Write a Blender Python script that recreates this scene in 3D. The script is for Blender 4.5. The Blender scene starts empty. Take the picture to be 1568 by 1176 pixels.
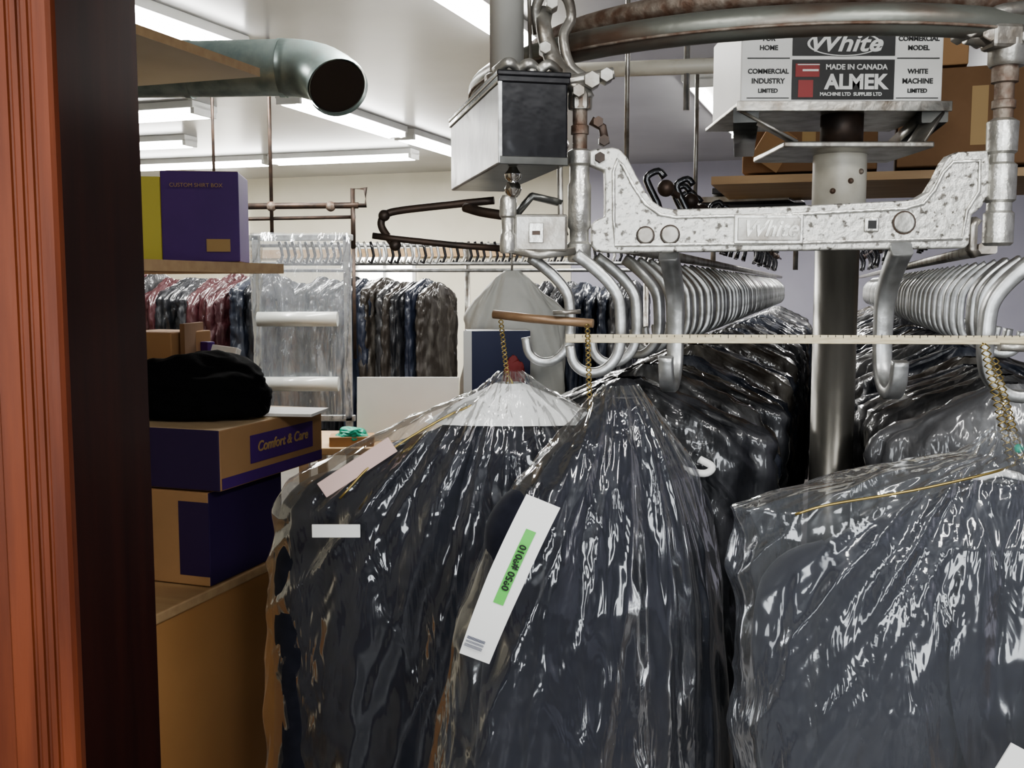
import bpy, bmesh, math, random
from mathutils import Vector, Matrix, noise
random.seed(7)
D=bpy.data
COL=bpy.context.scene.collection
try: bpy.context.scene.view_settings.look='AgX - Medium High Contrast'
except Exception: pass
# ---------------------------------------------------------------- materials
def newmat(name):
    m=D.materials.new(name); m.use_nodes=True
    nt=m.node_tree; nt.nodes.clear()
    out=nt.nodes.new('ShaderNodeOutputMaterial')
    return m,nt,out
def coords(nt,scale=(1,1,1),kind='Object'):
    tc=nt.nodes.new('ShaderNodeTexCoord'); mp=nt.nodes.new('ShaderNodeMapping')
    mp.inputs['Scale'].default_value=scale
    nt.links.new(tc.outputs[kind],mp.inputs['Vector'])
    return mp.outputs['Vector']
def ramp(nt,src,stops):
    r=nt.nodes.new('ShaderNodeValToRGB')
    e=r.color_ramp.elements
    while len(e)<len(stops): e.new(0.5)
    for i,(p,c) in enumerate(stops):
        e[i].position=p; e[i].color=(c[0],c[1],c[2],1)
    nt.links.new(src,r.inputs['Fac']); return r.outputs['Color']
def pmat(name,col,rough=.5,metal=0.,col2=None,vs=8,vscale=(1,1,1),lo=.35,hi=.65,detail=4,
         bump=0.,bs=30,bscale=(1,1,1),coat=0.,coatr=.1,rvar=0.,sheen=0.,spec=.5):
    m,nt,out=newmat(name)
    b=nt.nodes.new('ShaderNodeBsdfPrincipled')
    nt.links.new(b.outputs[0],out.inputs[0])
    b.inputs['Base Color'].default_value=(*col,1)
    b.inputs['Roughness'].default_value=rough
    b.inputs['Metallic'].default_value=metal
    b.inputs['Coat Weight'].default_value=coat
    b.inputs['Coat Roughness'].default_value=coatr
    b.inputs['Sheen Weight'].default_value=sheen
    b.inputs['Specular IOR Level'].default_value=spec
    if col2:
        n=nt.nodes.new('ShaderNodeTexNoise'); n.inputs['Scale'].default_value=vs; n.inputs['Detail'].default_value=detail
        nt.links.new(coords(nt,vscale),n.inputs['Vector'])
        nt.links.new(ramp(nt,n.outputs['Fac'],[(lo,col),(hi,col2)]),b.inputs['Base Color'])
        if rvar:
            r=nt.nodes.new('ShaderNodeMapRange'); r.inputs['To Min'].default_value=rough; r.inputs['To Max'].default_value=rough+rvar
            r.inputs['From Min'].default_value=lo; r.inputs['From Max'].default_value=hi
            nt.links.new(n.outputs['Fac'],r.inputs['Value']); nt.links.new(r.outputs[0],b.inputs['Roughness'])
    if bump:
        n=nt.nodes.new('ShaderNodeTexNoise'); n.inputs['Scale'].default_value=bs; n.inputs['Detail'].default_value=3
        nt.links.new(coords(nt,bscale),n.inputs['Vector'])
        bp=nt.nodes.new('ShaderNodeBump'); bp.inputs['Strength'].default_value=bump; bp.inputs['Distance'].default_value=.01
        nt.links.new(n.outputs['Fac'],bp.inputs['Height']); nt.links.new(bp.outputs[0],b.inputs['Normal'])
        nt.links.new(bp.outputs[0],b.inputs['Coat Normal'])
    return m
def emat(name,col,s):
    m,nt,out=newmat(name); e=nt.nodes.new('ShaderNodeEmission')
    e.inputs[0].default_value=(*col,1); e.inputs[1].default_value=s
    nt.links.new(e.outputs[0],out.inputs[0]); return m
def film(name,gain=1.6,veil=.03,tint=(.96,.965,.97),bump=.3,sc=(8,8,1.8),rough=.11,fine=.6):
    """clear polythene: transparent + fresnel gloss + faint milky veil"""
    m,nt,out=newmat(name)
    tr=nt.nodes.new('ShaderNodeBsdfTransparent'); tr.inputs[0].default_value=(*tint,1)
    gl=nt.nodes.new('ShaderNodeBsdfGlossy'); gl.inputs['Color'].default_value=(1,1,1,1); gl.inputs['Roughness'].default_value=rough
    df=nt.nodes.new('ShaderNodeBsdfDiffuse'); df.inputs[0].default_value=(.80,.85,.92,1)
    n1=nt.nodes.new('ShaderNodeTexNoise'); n1.inputs['Scale'].default_value=1.; n1.inputs['Detail'].default_value=1.5; n1.inputs['Distortion'].default_value=1.
    nt.links.new(coords(nt,sc),n1.inputs['Vector'])
    n2=nt.nodes.new('ShaderNodeTexNoise'); n2.inputs['Scale'].default_value=1.; n2.inputs['Detail'].default_value=2; n2.inputs['Distortion'].default_value=1.4
    nt.links.new(coords(nt,(30,30,10)),n2.inputs['Vector'])
    n3=nt.nodes.new('ShaderNodeTexNoise'); n3.inputs['Scale'].default_value=6.; n3.inputs['Detail'].default_value=1
    nt.links.new(coords(nt,(1,1,.6)),n3.inputs['Vector'])
    zr=nt.nodes.new('ShaderNodeMapRange'); zr.inputs['From Min'].default_value=.42; zr.inputs['From Max'].default_value=.62; zr.inputs['To Min'].default_value=fine*.15; zr.inputs['To Max'].default_value=fine
    nt.links.new(n3.outputs['Fac'],zr.inputs['Value'])
    b1=nt.nodes.new('ShaderNodeBump'); b1.inputs['Strength'].default_value=bump; b1.inputs['Distance'].default_value=.04
    nt.links.new(n1.outputs['Fac'],b1.inputs['Height'])
    b2=nt.nodes.new('ShaderNodeBump'); b2.inputs['Distance'].default_value=.010
    nt.links.new(zr.outputs[0],b2.inputs['Strength'])
    nt.links.new(n2.outputs['Fac'],b2.inputs['Height']); nt.links.new(b1.outputs[0],b2.inputs['Normal'])
    nt.links.new(b2.outputs[0],gl.inputs['Normal'])
    fr=nt.nodes.new('ShaderNodeFresnel'); fr.inputs['IOR'].default_value=1.45
    nt.links.new(b2.outputs[0],fr.inputs['Normal'])
    mu=nt.nodes.new('ShaderNodeMath'); mu.operation='MULTIPLY'; mu.inputs[1].default_value=gain; mu.use_clamp=True
    nt.links.new(fr.outputs[0],mu.inputs[0])
    mi=nt.nodes.new('ShaderNodeMath'); mi.operation='MINIMUM'; mi.inputs[1].default_value=.6
    nt.links.new(mu.outputs[0],mi.inputs[0])
    m1=nt.nodes.new('ShaderNodeMixShader'); m1.inputs[0].default_value=veil
    nt.links.new(tr.outputs[0],m1.inputs[1]); nt.links.new(df.outputs[0],m1.inputs[2])
    m2=nt.nodes.new('ShaderNodeMixShader')
    nt.links.new(mi.outputs[0],m2.inputs[0]); nt.links.new(m1.outputs[0],m2.inputs[1]); nt.links.new(gl.outputs[0],m2.inputs[2])
    nt.links.new(m2.outputs[0],out.inputs[0]); return m

M={}
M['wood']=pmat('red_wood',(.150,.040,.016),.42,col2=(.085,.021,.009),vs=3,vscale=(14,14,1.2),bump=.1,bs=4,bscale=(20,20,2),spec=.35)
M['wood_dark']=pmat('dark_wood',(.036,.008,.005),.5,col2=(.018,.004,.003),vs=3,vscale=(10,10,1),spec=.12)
M['galv']=pmat('galvanised',(.36,.42,.40),.36,.85,col2=(.23,.29,.28),vs=14,rvar=.15)
M['ductshade']=pmat('duct_mouth_shade',(.06,.05,.045),.6,.4)
M['cast']=pmat('cast_aluminium',(.13,.12,.105),.42,.55,col2=(.64,.63,.59),vs=95,lo=.36,hi=.45,detail=5,bump=.25,bs=90)
M['castlite']=pmat('cast_panel',(.68,.67,.63),.34,.8,col2=(.40,.39,.36),vs=40,lo=.42,hi=.70,bump=.2,bs=80)
M['alu']=pmat('brushed_alloy',(.56,.57,.57),.38,.8,col2=(.34,.34,.33),vs=30,bump=.1,bs=60)
M['steel']=pmat('worn_steel',(.44,.43,.40),.36,.75,col2=(.18,.15,.12),vs=18,lo=.42,hi=.72,bump=.15,bs=50)
M['lightsteel']=pmat('grey_painted_pole',(.60,.60,.57),.36,.3,col2=(.42,.41,.38),vs=9,vscale=(1,1,.4))
M['rail']=pmat('old_rail',(.22,.225,.20),.38,.6,col2=(.15,.10,.075),vs=6,vscale=(1,1,4),lo=.45,hi=.7,bump=.1,bs=40)
M['rust']=pmat('rusty_iron',(.14,.085,.06),.6,.5,col2=(.28,.24,.20),vs=40,bump=.3,bs=80)
M['chrome']=pmat('chrome',(.85,.84,.82),.14,1.)
M['pole']=pmat('pole_steel',(.24,.23,.21),.34,.7,col2=(.13,.125,.11),vs=4,vscale=(3,3,.5),bump=.05)
M['cream']=pmat('cream_paint',(.68,.65,.56),.4,0,col2=(.55,.51,.42),vs=16,lo=.5,hi=.75)
M['blackmetal']=pmat('black_metal',(.015,.015,.018),.22,.3,bump=.12,bs=20,coat=.6)
M['greymetal']=pmat('grey_side_metal',(.14,.14,.13),.28,.7,col2=(.05,.05,.05),vs=7,bump=.15,bs=14)
M['black']=pmat('black_plastic',(.012,.012,.013),.4)
M['darkiron']=pmat('dark_iron',(.045,.035,.03),.45,.5,col2=(.09,.06,.045),vs=20)
M['card']=pmat('cardboard',(.40,.235,.115),.8,col2=(.34,.20,.10),vs=6)
M['cardtop']=pmat('cardboard_light',(.54,.41,.26),.8,col2=(.47,.35,.22),vs=6)
M['carddk']=pmat('cardboard_dark',(.22,.125,.065),.85,col2=(.18,.10,.05),vs=6)
M['purple']=pmat('purple_print',(.085,.030,.20),.55,col2=(.07,.025,.17),vs=5)
M['purpledk']=pmat('purple_print_dark',(.026,.012,.065),.6)
M['yellow']=pmat('yellow_print',(.55,.50,.10),.6)
M['gold']=pmat('gold_ink',(.42,.28,.12),.6)
M['ply']=pmat('plywood',(.52,.36,.20),.6,col2=(.44,.29,.16),vs=4,vscale=(1,8,8))
M['panel']=pmat('orange_hardboard',(.50,.27,.11),.55,col2=(.44,.225,.09),vs=3)
M['shelfunder']=pmat('shelf_underside',(.60,.57,.52),.6,col2=(.52,.49,.44),vs=3)
M['navy']=pmat('navy_wool',(.0085,.0095,.017),.85,col2=(.014,.0155,.025),vs=60,bump=.25,bs=9,bscale=(1,1,.4),sheen=.10,spec=.2)
M['blackcloth']=pmat('black_cloth',(.004,.004,.005),.95,bump=.4,bs=14,spec=.15)
M['white']=pmat('white_paper',(.82,.82,.80),.6)
M['offwhite']=pmat('white_card',(.86,.86,.84),.5,col2=(.80,.80,.77),vs=4)
M['cover']=pmat('grey_cover',(.72,.72,.67),.5,col2=(.58,.58,.54),vs=6,bump=.4,bs=12)
M['pink']=pmat('pink_label',(.75,.55,.51),.6)
M['green']=pmat('green_label',(.12,.50,.10),.5)
M['red']=pmat('red_ink',(.30,.03,.03),.5)
M['ink']=pmat('black_ink',(.012,.012,.012),.5)
M['blueink']=pmat('blue_ink',(.015,.022,.08),.5)
M['brass']=pmat('brass_wire',(.42,.32,.12),.35,.9)
M['stick']=pmat('old_yardstick',(.64,.57,.40),.5,col2=(.50,.42,.27),vs=10,vscale=(4,1,30),lo=.4,hi=.7)
M['brownrod']=pmat('brown_rod',(.30,.20,.12),.4,.3,col2=(.20,.12,.07),vs=20)
M['teal']=pmat('teal_plastic',(.02,.30,.20),.4)
M['film']=film('polythene_film',veil=.018)
M['filmC']=film('polythene_film_hazy',gain=1.6,veil=.045,sc=(6,6,1.4))
M['film2']=film('polythene_roll',gain=2.2,veil=.12,bump=.5)
M['filmroll']=pmat('rolled_film',(.62,.63,.60),.3,0,col2=(.50,.51,.48),vs=6,vscale=(1,1,6),coat=.6)
def bagged(name,c,sheen_col):
    return pmat(name,c,.5,0,col2=sheen_col,vs=1.,vscale=(14,14,2.5),lo=.5,hi=.85,detail=4,bump=.9,bs=1.,bscale=(22,22,8),coat=1.,coatr=.12)  # grey streaks paint the plastic's sheen into the base colour
BG=[bagged('bagged_black',(.006,.007,.010),(.08,.08,.09)),bagged('bagged_navy',(.007,.011,.022),(.08,.09,.12)),
    bagged('bagged_charcoal',(.018,.018,.020),(.16,.16,.16)),bagged('bagged_brown',(.028,.022,.017),(.18,.17,.15)),
    bagged('bagged_silver',(.07,.07,.075),(.32,.32,.32)),bagged('bagged_red',(.040,.005,.008),(.09,.04,.04)),
    bagged('bagged_blue',(.012,.017,.034),(.12,.14,.18))]

# ---------------------------------------------------------------- geometry helpers
def group(name,loc=(0,0,0)):
    e=D.objects.new(name,None); e.empty_display_size=.05; e.location=loc; COL.objects.link(e); return e
def obj(name,verts,faces,mat,parent=None,smooth=False,mats=None,fm=None):
    me=D.meshes.new(name); me.from_pydata([tuple(v) for v in verts],[],faces)
    for x in (mats or [mat]): me.materials.append(x)
    if fm:
        for p,i in zip(me.polygons,fm): p.material_index=i
    bm=bmesh.new(); bm.from_mesh(me); bmesh.ops.recalc_face_normals(bm,faces=bm.faces); bm.to_mesh(me); bm.free()
    if smooth:
        for p in me.polygons: p.use_smooth=True
    o=D.objects.new(name,me); COL.objects.link(o); par(o,parent); return o
def par(o,parent):
    if parent is not None:
        o.parent=parent; o.matrix_parent_inverse=Matrix.LocRotScale(parent.location,parent.rotation_euler,None).inverted()
def bevel(o,w,seg=2):
    b=o.modifiers.new('bevel','BEVEL'); b.width=w; b.segments=seg; b.limit_method='ANGLE'; b.angle_limit=.6; return o
def box(name,c,dim,mat,parent=None,rot=0.,bv=0.,mats=None,fm=None):
    dx,dy,dz=[d/2 for d in dim]
    vs=[(-dx,-dy,-dz),(dx,-dy,-dz),(dx,dy,-dz),(-dx,dy,-dz),(-dx,-dy,dz),(dx,-dy,dz),(dx,dy,dz),(-dx,dy,dz)]
    fs=[(0,4,7,3),(1,2,6,5),(0,1,5,4),(2,3,7,6),(0,3,2,1),(4,5,6,7)]
    o=obj(name,vs,fs,mat,None,mats=mats,fm=fm)
    o.location=c; o.rotation_euler=(0,0,rot); par(o,parent)
    if bv: bevel(o,bv)
    return o
def catmull(pts,n=6):
    P=[Vector(p) for p in pts]; P=[P[0]*2-P[1]]+P+[P[-1]*2-P[-2]]; out=[]
    for i in range(1,len(P)-2):
        for k in range(n):
            t=k/n; a,b,c,d=P[i-1],P[i],P[i+1],P[i+2]
            out.append(.5*((2*b)+(c-a)*t+(2*a-5*b+4*c-d)*t*t+(3*b-a-3*c+d)*t**3))
    out.append(P[-2]); return out
def circ(r,n=14): return [(r*math.cos(2*math.pi*i/n),r*math.sin(2*math.pi*i/n)) for i in range(n)]
def rect(a,b,k=.3):
    a/=2;b/=2;q=min(a,b)*k
    return [(a,-b+q),(a,b-q),(a-q,b),(-a+q,b),(-a,b-q),(-a,-b+q),(-a+q,-b),(a-q,-b)]
def sweep(name,pts,prof,mat,parent=None,closed=False,scale=None,up=Vector((0,0,1)),smooth=True,cap=True):
    P=[Vector(p) for p in pts]; n=len(P); m=len(prof); vs=[]; fs=[]
    tan=[]
    for i in range(n):
        if closed: t=P[(i+1)%n]-P[i-1]
        else: t=P[min(i+1,n-1)]-P[max(i-1,0)]
        tan.append(t.normalized())
    u=up-tan[0]*up.dot(tan[0])
    if u.length<.1:
        up=Vector((1,0,0)); u=up-tan[0]*up.dot(tan[0])
    u.normalize()
    for i in range(n):
        u=u-tan[i]*u.dot(tan[i]); u.normalize(); w=tan[i].cross(u); s=scale[i] if scale else 1
        for a,b in prof: vs.append(P[i]+u*a*s+w*b*s)
    R=n if closed else n-1
    for i in range(R):
        for j in range(m):
            a=i*m+j;b=i*m+(j+1)%m;c=((i+1)%n)*m+(j+1)%m;d=((i+1)%n)*m+j
            fs.append((a,b,c,d))
    if cap and not closed:
        fs.append(tuple(range(m))[::-1]); fs.append(tuple(range((n-1)*m,n*m)))
    o=obj(name,vs,fs,mat,parent,smooth)
    if smooth and cap:
        for p in o.data.polygons[-2:]:
            if len(p.vertices)>4: p.use_smooth=False
    return o
def tube(name,pts,r,mat,parent=None,n=14,**k): return sweep(name,pts,circ(r,n),mat,parent,**k)
def cyl(name,a,b,r,mat,parent=None,n=24,bv=0):
    o=sweep(name,[a,b],circ(r,n),mat,parent)
    if bv: bevel(o,bv)
    return o
def lathe(name,c,prof,mat,parent=None,n=24):
    vs=[];fs=[]
    for r,z in prof:
        for i in range(n):
            a=2*math.pi*i/n; vs.append((c[0]+r*math.cos(a),c[1]+r*math.sin(a),c[2]+z))
    for k in range(len(prof)-1):
        for i in range(n): fs.append((k*n+i,k*n+(i+1)%n,(k+1)*n+(i+1)%n,(k+1)*n+i))
    fs.append(tuple(range(n))); fs.append(tuple(range((len(prof)-1)*n,len(prof)*n)))
    o=obj(name,vs,fs,mat,parent,True)
    e=o.modifiers.new('es','EDGE_SPLIT'); e.split_angle=.7
    return o
def sph(name,c,r,mat,parent=None): 
    return lathe(name,c,[(r*math.sin(math.pi*i/10)+1e-4,-r*math.cos(math.pi*i/10)) for i in range(11)],mat,parent,16)
def plate(name,poly,y0,y1,mat,parent=None,bv=0.):
    n=len(poly); vs=[(x,y0,z) for x,z in poly]+[(x,y1,z) for x,z in poly]
    fs=[tuple(range(n)),tuple(range(n,2*n))[::-1]]+[(i,(i+1)%n,n+(i+1)%n,n+i) for i in range(n)]
    o=obj(name,vs,fs,mat,parent)
    if bv: bevel(o,bv,3)
    return o
def text(name,s,loc,size,mat,parent=None,rot=(math.pi/2,0,0),ext=.0006,shear=0.,align='CENTER',bold=0.,sx=1.):
    c=D.curves.new(name,'FONT'); c.body=s; c.size=size; c.extrude=ext; c.shear=shear; c.align_x=align; c.align_y='CENTER'; c.offset=bold
    c.materials.append(mat); o=D.objects.new(name,c); o.location=loc; o.rotation_euler=rot; o.scale=(sx,1,1); COL.objects.link(o); par(o,parent); return o
def interp(prof,z):
    if z>=prof[0][0]: return prof[0][1:]
    for a,b in zip(prof,prof[1:]):
        if z>=b[0]:
            t=(a[0]-z)/(a[0]-b[0]); return tuple(p+(q-p)*t for p,q in zip(a[1:],b[1:]))
    return prof[-1][1:]
def loft_mesh(name,prof,mat,nth=120,nz=90,amp=.01,kf=3.,seed=0.,ex=2.4,zpow=1.5,cap=False,crk=.0,radial=0.,ka=13.,fine=.35):
    """closed sheet around a hanging form; folds radiate from the neck like tensioned film"""
    z0,z1=prof[0][0],prof[-1][0]; vs=[];fs=[]
    for k in range(nz):
        t=(k/(nz-1))**zpow; z=z0+(z1-z0)*t
        xl,xr,yf,yb=interp(prof,z)
        for i in range(nth):
            a=2*math.pi*i/nth; c,s=math.cos(a),math.sin(a)
            q=2/ex; cx=math.copysign(abs(c)**q,c); sy=math.copysign(abs(s)**q,s)
            x=cx*(xr if c>0 else xl); y=sy*(yb if s>0 else yf)
            px=x
            f=1-2.4*abs(noise.noise(Vector((c*kf*1.7+seed,s*kf*.8,z*1.3+seed))))
            g=noise.noise(Vector((px*20+seed,s*2.,z*2.5+seed)))
            h=1-2*abs(noise.noise(Vector((px*26,sy*2+seed*3,z*11+px*14*math.sin(seed))))) if crk else .4
            an=math.atan2(px,-z+.10); rd=math.hypot(px,z-.10)
            w=1-3.2*abs(noise.noise(Vector((an*ka+seed*2,s*1.5+seed,rd*1.2))))
            w2=1-3*abs(noise.noise(Vector((an*ka*2.3+seed,s*1.5,rd*2.4+seed))))
            d=amp*(min(1,t*5+.15))*(f*.7+g*.5)+crk*(h-.4)+radial*min(1,rd*4)*(w*.8+w2*fine)
            nx,ny=c*.5,s
            l=math.hypot(nx,ny)
            vs.append((x+nx/l*d,y+ny/l*d,z+.35*d))
    for k in range(nz-1):
        for i in range(nth): fs.append((k*nth+i,k*nth+(i+1)%nth,(k+1)*nth+(i+1)%nth,(k+1)*nth+i))
    if cap: fs.append(tuple(range(nth))); fs.append(tuple(range((nz-1)*nth,nz*nth)))
    me=D.meshes.new(name); me.from_pydata(vs,[],fs); me.materials.append(mat)
    for p in me.polygons: p.use_smooth=True
    return me
def child(name,me,parent):
    o=D.objects.new(name,me); COL.objects.link(o); o.parent=parent; return o
def lapels(name,prof,mat,parent,ex,side,seed):
    vs=[];fs=[];n=22
    for k in range(n):
        t=k/(n-1); z=prof[0][0]-.05-.42*t
        xl,xr,yf,yb=interp(prof,z)
        x0=side*.035*(1-t); w=.006+.06*math.sin(math.pi*min(1,t*.9+.08))
        for j in range(4):
            x=x0+side*w*j/3
            X=(xr if x>0 else xl)*.98; yy=-yf*max(0.,1-min(1,abs(x/X))**ex)**(1/ex)
            vs.append((x,yy-.013-.003*(j%2),z))
    for k in range(n-1):
        for j in range(3): fs.append((k*4+j,k*4+j+1,k*4+5+j,k*4+4+j))
    me=D.meshes.new(name); me.from_pydata(vs,[],fs); me.materials.append(mat)
    for p in me.polygons: p.use_smooth=True
    return child(name,me,parent)

# ---------------------------------------------------------------- room (axes turned 19 deg)
TH=-math.radians(19); F=Vector((.326,.946,0)); R=Vector((.946,-.326,0))
def ST(s,t,z=0): return R*s+F*t+Vector((0,0,z))
wallm=pmat('wall_paint',(.74,.70,.58),.7,col2=(.68,.64,.52),vs=2)
wallr=pmat('wall_paint_lilac',(.46,.45,.53),.7,col2=(.41,.40,.48),vs=2)
wallf=pmat('front_wall_darkened',(.20,.18,.16),.7,col2=(.17,.15,.13),vs=2)  # unseen front wall, darkened so the film reflects less
ceilm=pmat('ceiling_paint',(.46,.46,.46),.28,col2=(.38,.38,.38),vs=1.2,bump=.05,bs=2)
floorm=pmat('floor_vinyl',(.10,.09,.08),.5,col2=(.08,.07,.06),vs=5)
CZ=2.9
c=ST(-1,4,-.05); box('floor',c,(16,16,.1),floorm,None,TH)
c=ST(-1,4,CZ+.05); box('ceiling',c,(16,16,.1),ceilm,None,TH)
box('wall_back_left',ST(-6.05,11.05,CZ/2),(5.9,.1,CZ),wallm,None,TH)
box('wall_back_right',ST(1.95,11.05,CZ/2),(10.1,.1,CZ),wallr,None,TH)
box('trim_1',ST(-6.0,10.97,1.98),(5.8,.06,.10),M['ply'],None,TH)
c=ST(-8.55,4,CZ/2); box('wall_left',c,(.1,14,CZ),wallm,None,TH)
c=ST(6.05,4,CZ/2); box('wall_right',c,(.1,14,CZ),wallr,None,TH)
g=group('wall_front',ST(-1,-3.5,0))
wins=[(-2.2,.9),(.6,.9),(3.0,.7)]  # unseen windows, kept narrow for sparse highlights on the film
edges=[-9.0]
for s,wd in wins: edges+= [s-wd/2,s+wd/2]
edges.append(7.0)
for i in range(0,len(edges),2):
    a,b=edges[i],edges[i+1]; box('pier_%d'%(i//2),ST((a+b)/2,-3.5,1.45),(b-a,.12,2.9),wallf,g,TH)
for i,(s,wd) in enumerate(wins):
    box('sill_wall_%d'%i,ST(s,-3.5,.35),(wd,.12,.7),wallf,g,TH)
    box('header_wall_%d'%i,ST(s,-3.5,2.75),(wd,.12,.3),wallf,g,TH)
    box('mullion_%d'%i,ST(s,-3.5,1.65),(.05,.1,1.9),M['alu'],g,TH)
g=group('door_frame',(-.35,.8,0))
def casing_profile():
    def fl(xc,w,d): return [(xc+w,.80),(xc+w*.6,.80+d*.8),(xc,.80+d),(xc-w*.6,.80+d*.8),(xc-w,.80)]
    p=[(-.35,.98),(-.35,.808),(-.3515,.803),(-.3545,.80)]
    for xc in (-.3665,-.3750,-.3835): p+=fl(xc,.0022,.0026)
    p+=[(-.402,.80),(-.406,.806),(-.425,.806),(-.45,.83),(-.45,.98)]
    return p
pr=casing_profile(); n=len(pr)
vs=[(x,y,0) for x,y in pr]+[(x,y,2.4) for x,y in pr]
fs=[(i,(i+1)%n,n+(i+1)%n,n+i) for i in range(n)]+[tuple(range(n)),tuple(range(n,2*n))]
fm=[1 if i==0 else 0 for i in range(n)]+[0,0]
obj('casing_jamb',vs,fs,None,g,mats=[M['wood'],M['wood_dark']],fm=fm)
box('wall_partition',(-1.95,.90,CZ/2),(3.0,.12,CZ),wallm,None)

# ---------------------------------------------------------------- fluorescent lights
tubeM=emat('fluorescent_tube',(1,.99,.96),30.)
def fixture(c,L,ang,power=30,z=CZ,w=.16,tubes=2,lightw=.25):
    c=Vector(c); g=group('fluorescent_light',(c.x,c.y,z-.04))
    box('housing',(c.x,c.y,z-.025),(L,w,.05),M['offwhite'],g,ang,.005)
    d=Vector((math.cos(ang),math.sin(ang),0)); q=Vector((-d.y,d.x,0))
    for k in range(tubes):
        off=q*((k-(tubes-1)/2)*w*.55)
        a=Vector((c.x,c.y,z-.07))+off
        cyl('lamp_%d'%k,a-d*(L/2-.03),a+d*(L/2-.03),.026,tubeM,g,8)
    for sg in (-1,1): box('end_cap_%d'%(sg+1),Vector((c.x,c.y,z-.06))+d*sg*(L/2-.015),(.03,w*.9,.06),M['offwhite'],g,ang)
    if power:
        l=D.lights.new('lamp_glow','AREA'); l.shape='RECTANGLE'; l.size=L; l.size_y=lightw; l.energy=power; l.color=(1,.985,.955)
        o=D.objects.new('lamp_glow',l); o.location=(c.x,c.y,z-.11); o.rotation_euler=(0,0,ang); COL.objects.link(o); par(o,g)
AF=math.atan2(F.y,F.x); AR=math.atan2(R.y,R.x)
def seg(a,b,**k):
    a=Vector((*a,0)); b=Vector((*b,0)); d=b-a; fixture((a+b)/2,d.length,math.atan2(d.y,d.x),**k)
seg((-2.1,3.9),(-1.45,5.55),power=48)
seg((-.6,3.6),(.10,5.5),power=50)
seg((-1.50,7.0),(-.95,8.6),power=50,w=.2)
seg((-.90,8.7),(-.40,10.1),power=42,w=.2)
seg((-4.1,11.0),(-2.45,10.5),power=45,w=.22)
seg((-2.4,10.45),(-.93,10.0),power=45,w=.22)
seg((-2.95,7.75),(-2.2,7.5),power=0,w=.3)  # this strip and the next are added to make bright patches at far left
seg((-3.5,9.3),(-2.8,9.1),power=0,w=.2)
seg((1.18,6.4),(1.95,8.6),power=50,w=.3)
seg((2.6,5.2),(3.2,6.9),power=50)
# unseen strip lamps added above the camera for highlights on the film
seg((-1.0,-.9),(-.45,.3),power=22,lightw=.12)
seg((.9,-1.3),(1.4,.1),power=34,lightw=.12)
for i,(s,wd) in enumerate(wins):
    l=D.lights.new('daylight','AREA'); l.shape='RECTANGLE'; l.size=wd; l.size_y=1.8; l.energy=(40,75,60)[i]; l.color=(.93,.97,1)
    o=D.objects.new('window_daylight_%d'%i,l); o.location=ST(s,-3.4,1.65); COL.objects.link(o)
    o.rotation_euler=(math.radians(90),0,TH)
w=D.worlds.new('World'); bpy.context.scene.world=w; w.use_nodes=True
w.node_tree.nodes['Background'].inputs[0].default_value=(.85,.92,1,1); w.node_tree.nodes['Background'].inputs[1].default_value=1.0

def window(name,s,z0,z1,wd):
    g=group(name,ST(s,10.98,z0))
    box('pane',ST(s,10.985,(z0+z1)/2),(wd,.02,z1-z0),emat('window_daylight',(1,.97,.88),8.),g,TH)
    for q in (-1,0,1): box('stile_%d'%(q+1),ST(s+q*wd/2,10.96,(z0+z1)/2),(.04,.05,z1-z0),M['offwhite'],g,TH)
    for i,zz in enumerate((z0,z1)): box('rail_%d'%i,ST(s,10.96,zz),(wd+.04,.05,.04),M['offwhite'],g,TH)
window('window_1',-5.35,1.45,2.05,.75)
window('window_2',-7.6,1.9,2.6,.7)

# ---------------------------------------------------------------- duct
g=group('ventilation_duct',(-.75,4.,2.45))
path=[(-4.6,4.35,2.46),(-1.2,4.05,2.43),(-.88,4.02,2.43)]
tube('duct_run',path,.105,M['galv'],g,n=32,cap=False)
for i,x in enumerate((-1.9,-1.25,-.88)): tube('seam_%d'%i,[(x-.012,4.03+(-x-.9)*.08,2.43+.0),(x+.012,4.03+(-x-.9)*.08,2.43)],.110,M['galv'],g,n=32,cap=False)
C0=Vector((-.88,4.02,2.43))
dirA=Vector((1,-.03,0)).normalized(); dirB=Vector((.35,-.75,-.56)).normalized()
p=C0.copy(); N=8; pts=[p.copy()]
for i in range(N):
    d=(dirA*(1-(i+.5)/N)+dirB*((i+.5)/N)).normalized(); p=p+d*.038; pts.append(p.copy())
o=tube('elbow',pts,.107,M['galv'],g,n=32,cap=False)
o.modifiers.new('thick','SOLIDIFY').thickness=.004
tube('collar',[pts[-1]-dirB*.02,pts[-1]+dirB*.012],.113,M['galv'],g,n=32,cap=False)
tube('mouth_shade',[pts[-1]+dirB*.0,pts[-1]-dirB*.09],.101,M['ductshade'],g,n=32,cap=True)  # dark capped plug stands in for the shade inside the open mouth

# ---------------------------------------------------------------- shelving + counter at the left
g=group('storage_counter_shelving',(-.6,2.5,0))
def slab(name,corner,L,W,z,th,mat,edge,parent):
    c=Vector((corner[0],corner[1],z))-R*(L/2)-F*(W/2)
    return box(name,c,(L,W,th),None,parent,TH,mats=[mat,edge],fm=[1,1,1,1,0,0])
slab('board_top',(-.60,2.50),1.0,1.0,2.105,.02,M['shelfunder'],M['ply'],g)
slab('board_mid',(-.58,2.62),.9,.75,1.642,.024,M['ply'],M['ply'],g)
slab('board_low',(-.70,2.85),.9,.45,1.350,.024,M['ply'],M['ply'],g)
for i,(s,t) in enumerate(((-.35,-.03),(-.98,-.03),(-.98,-.98))):
    q=Vector((-.60,2.50,0))+R*s+F*t; cyl('post_%d'%i,(q.x,q.y,1.0),(q.x,q.y,2.1),.012,M['steel'],g,10)
q=Vector((-.533,2.2,0)); 
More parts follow.
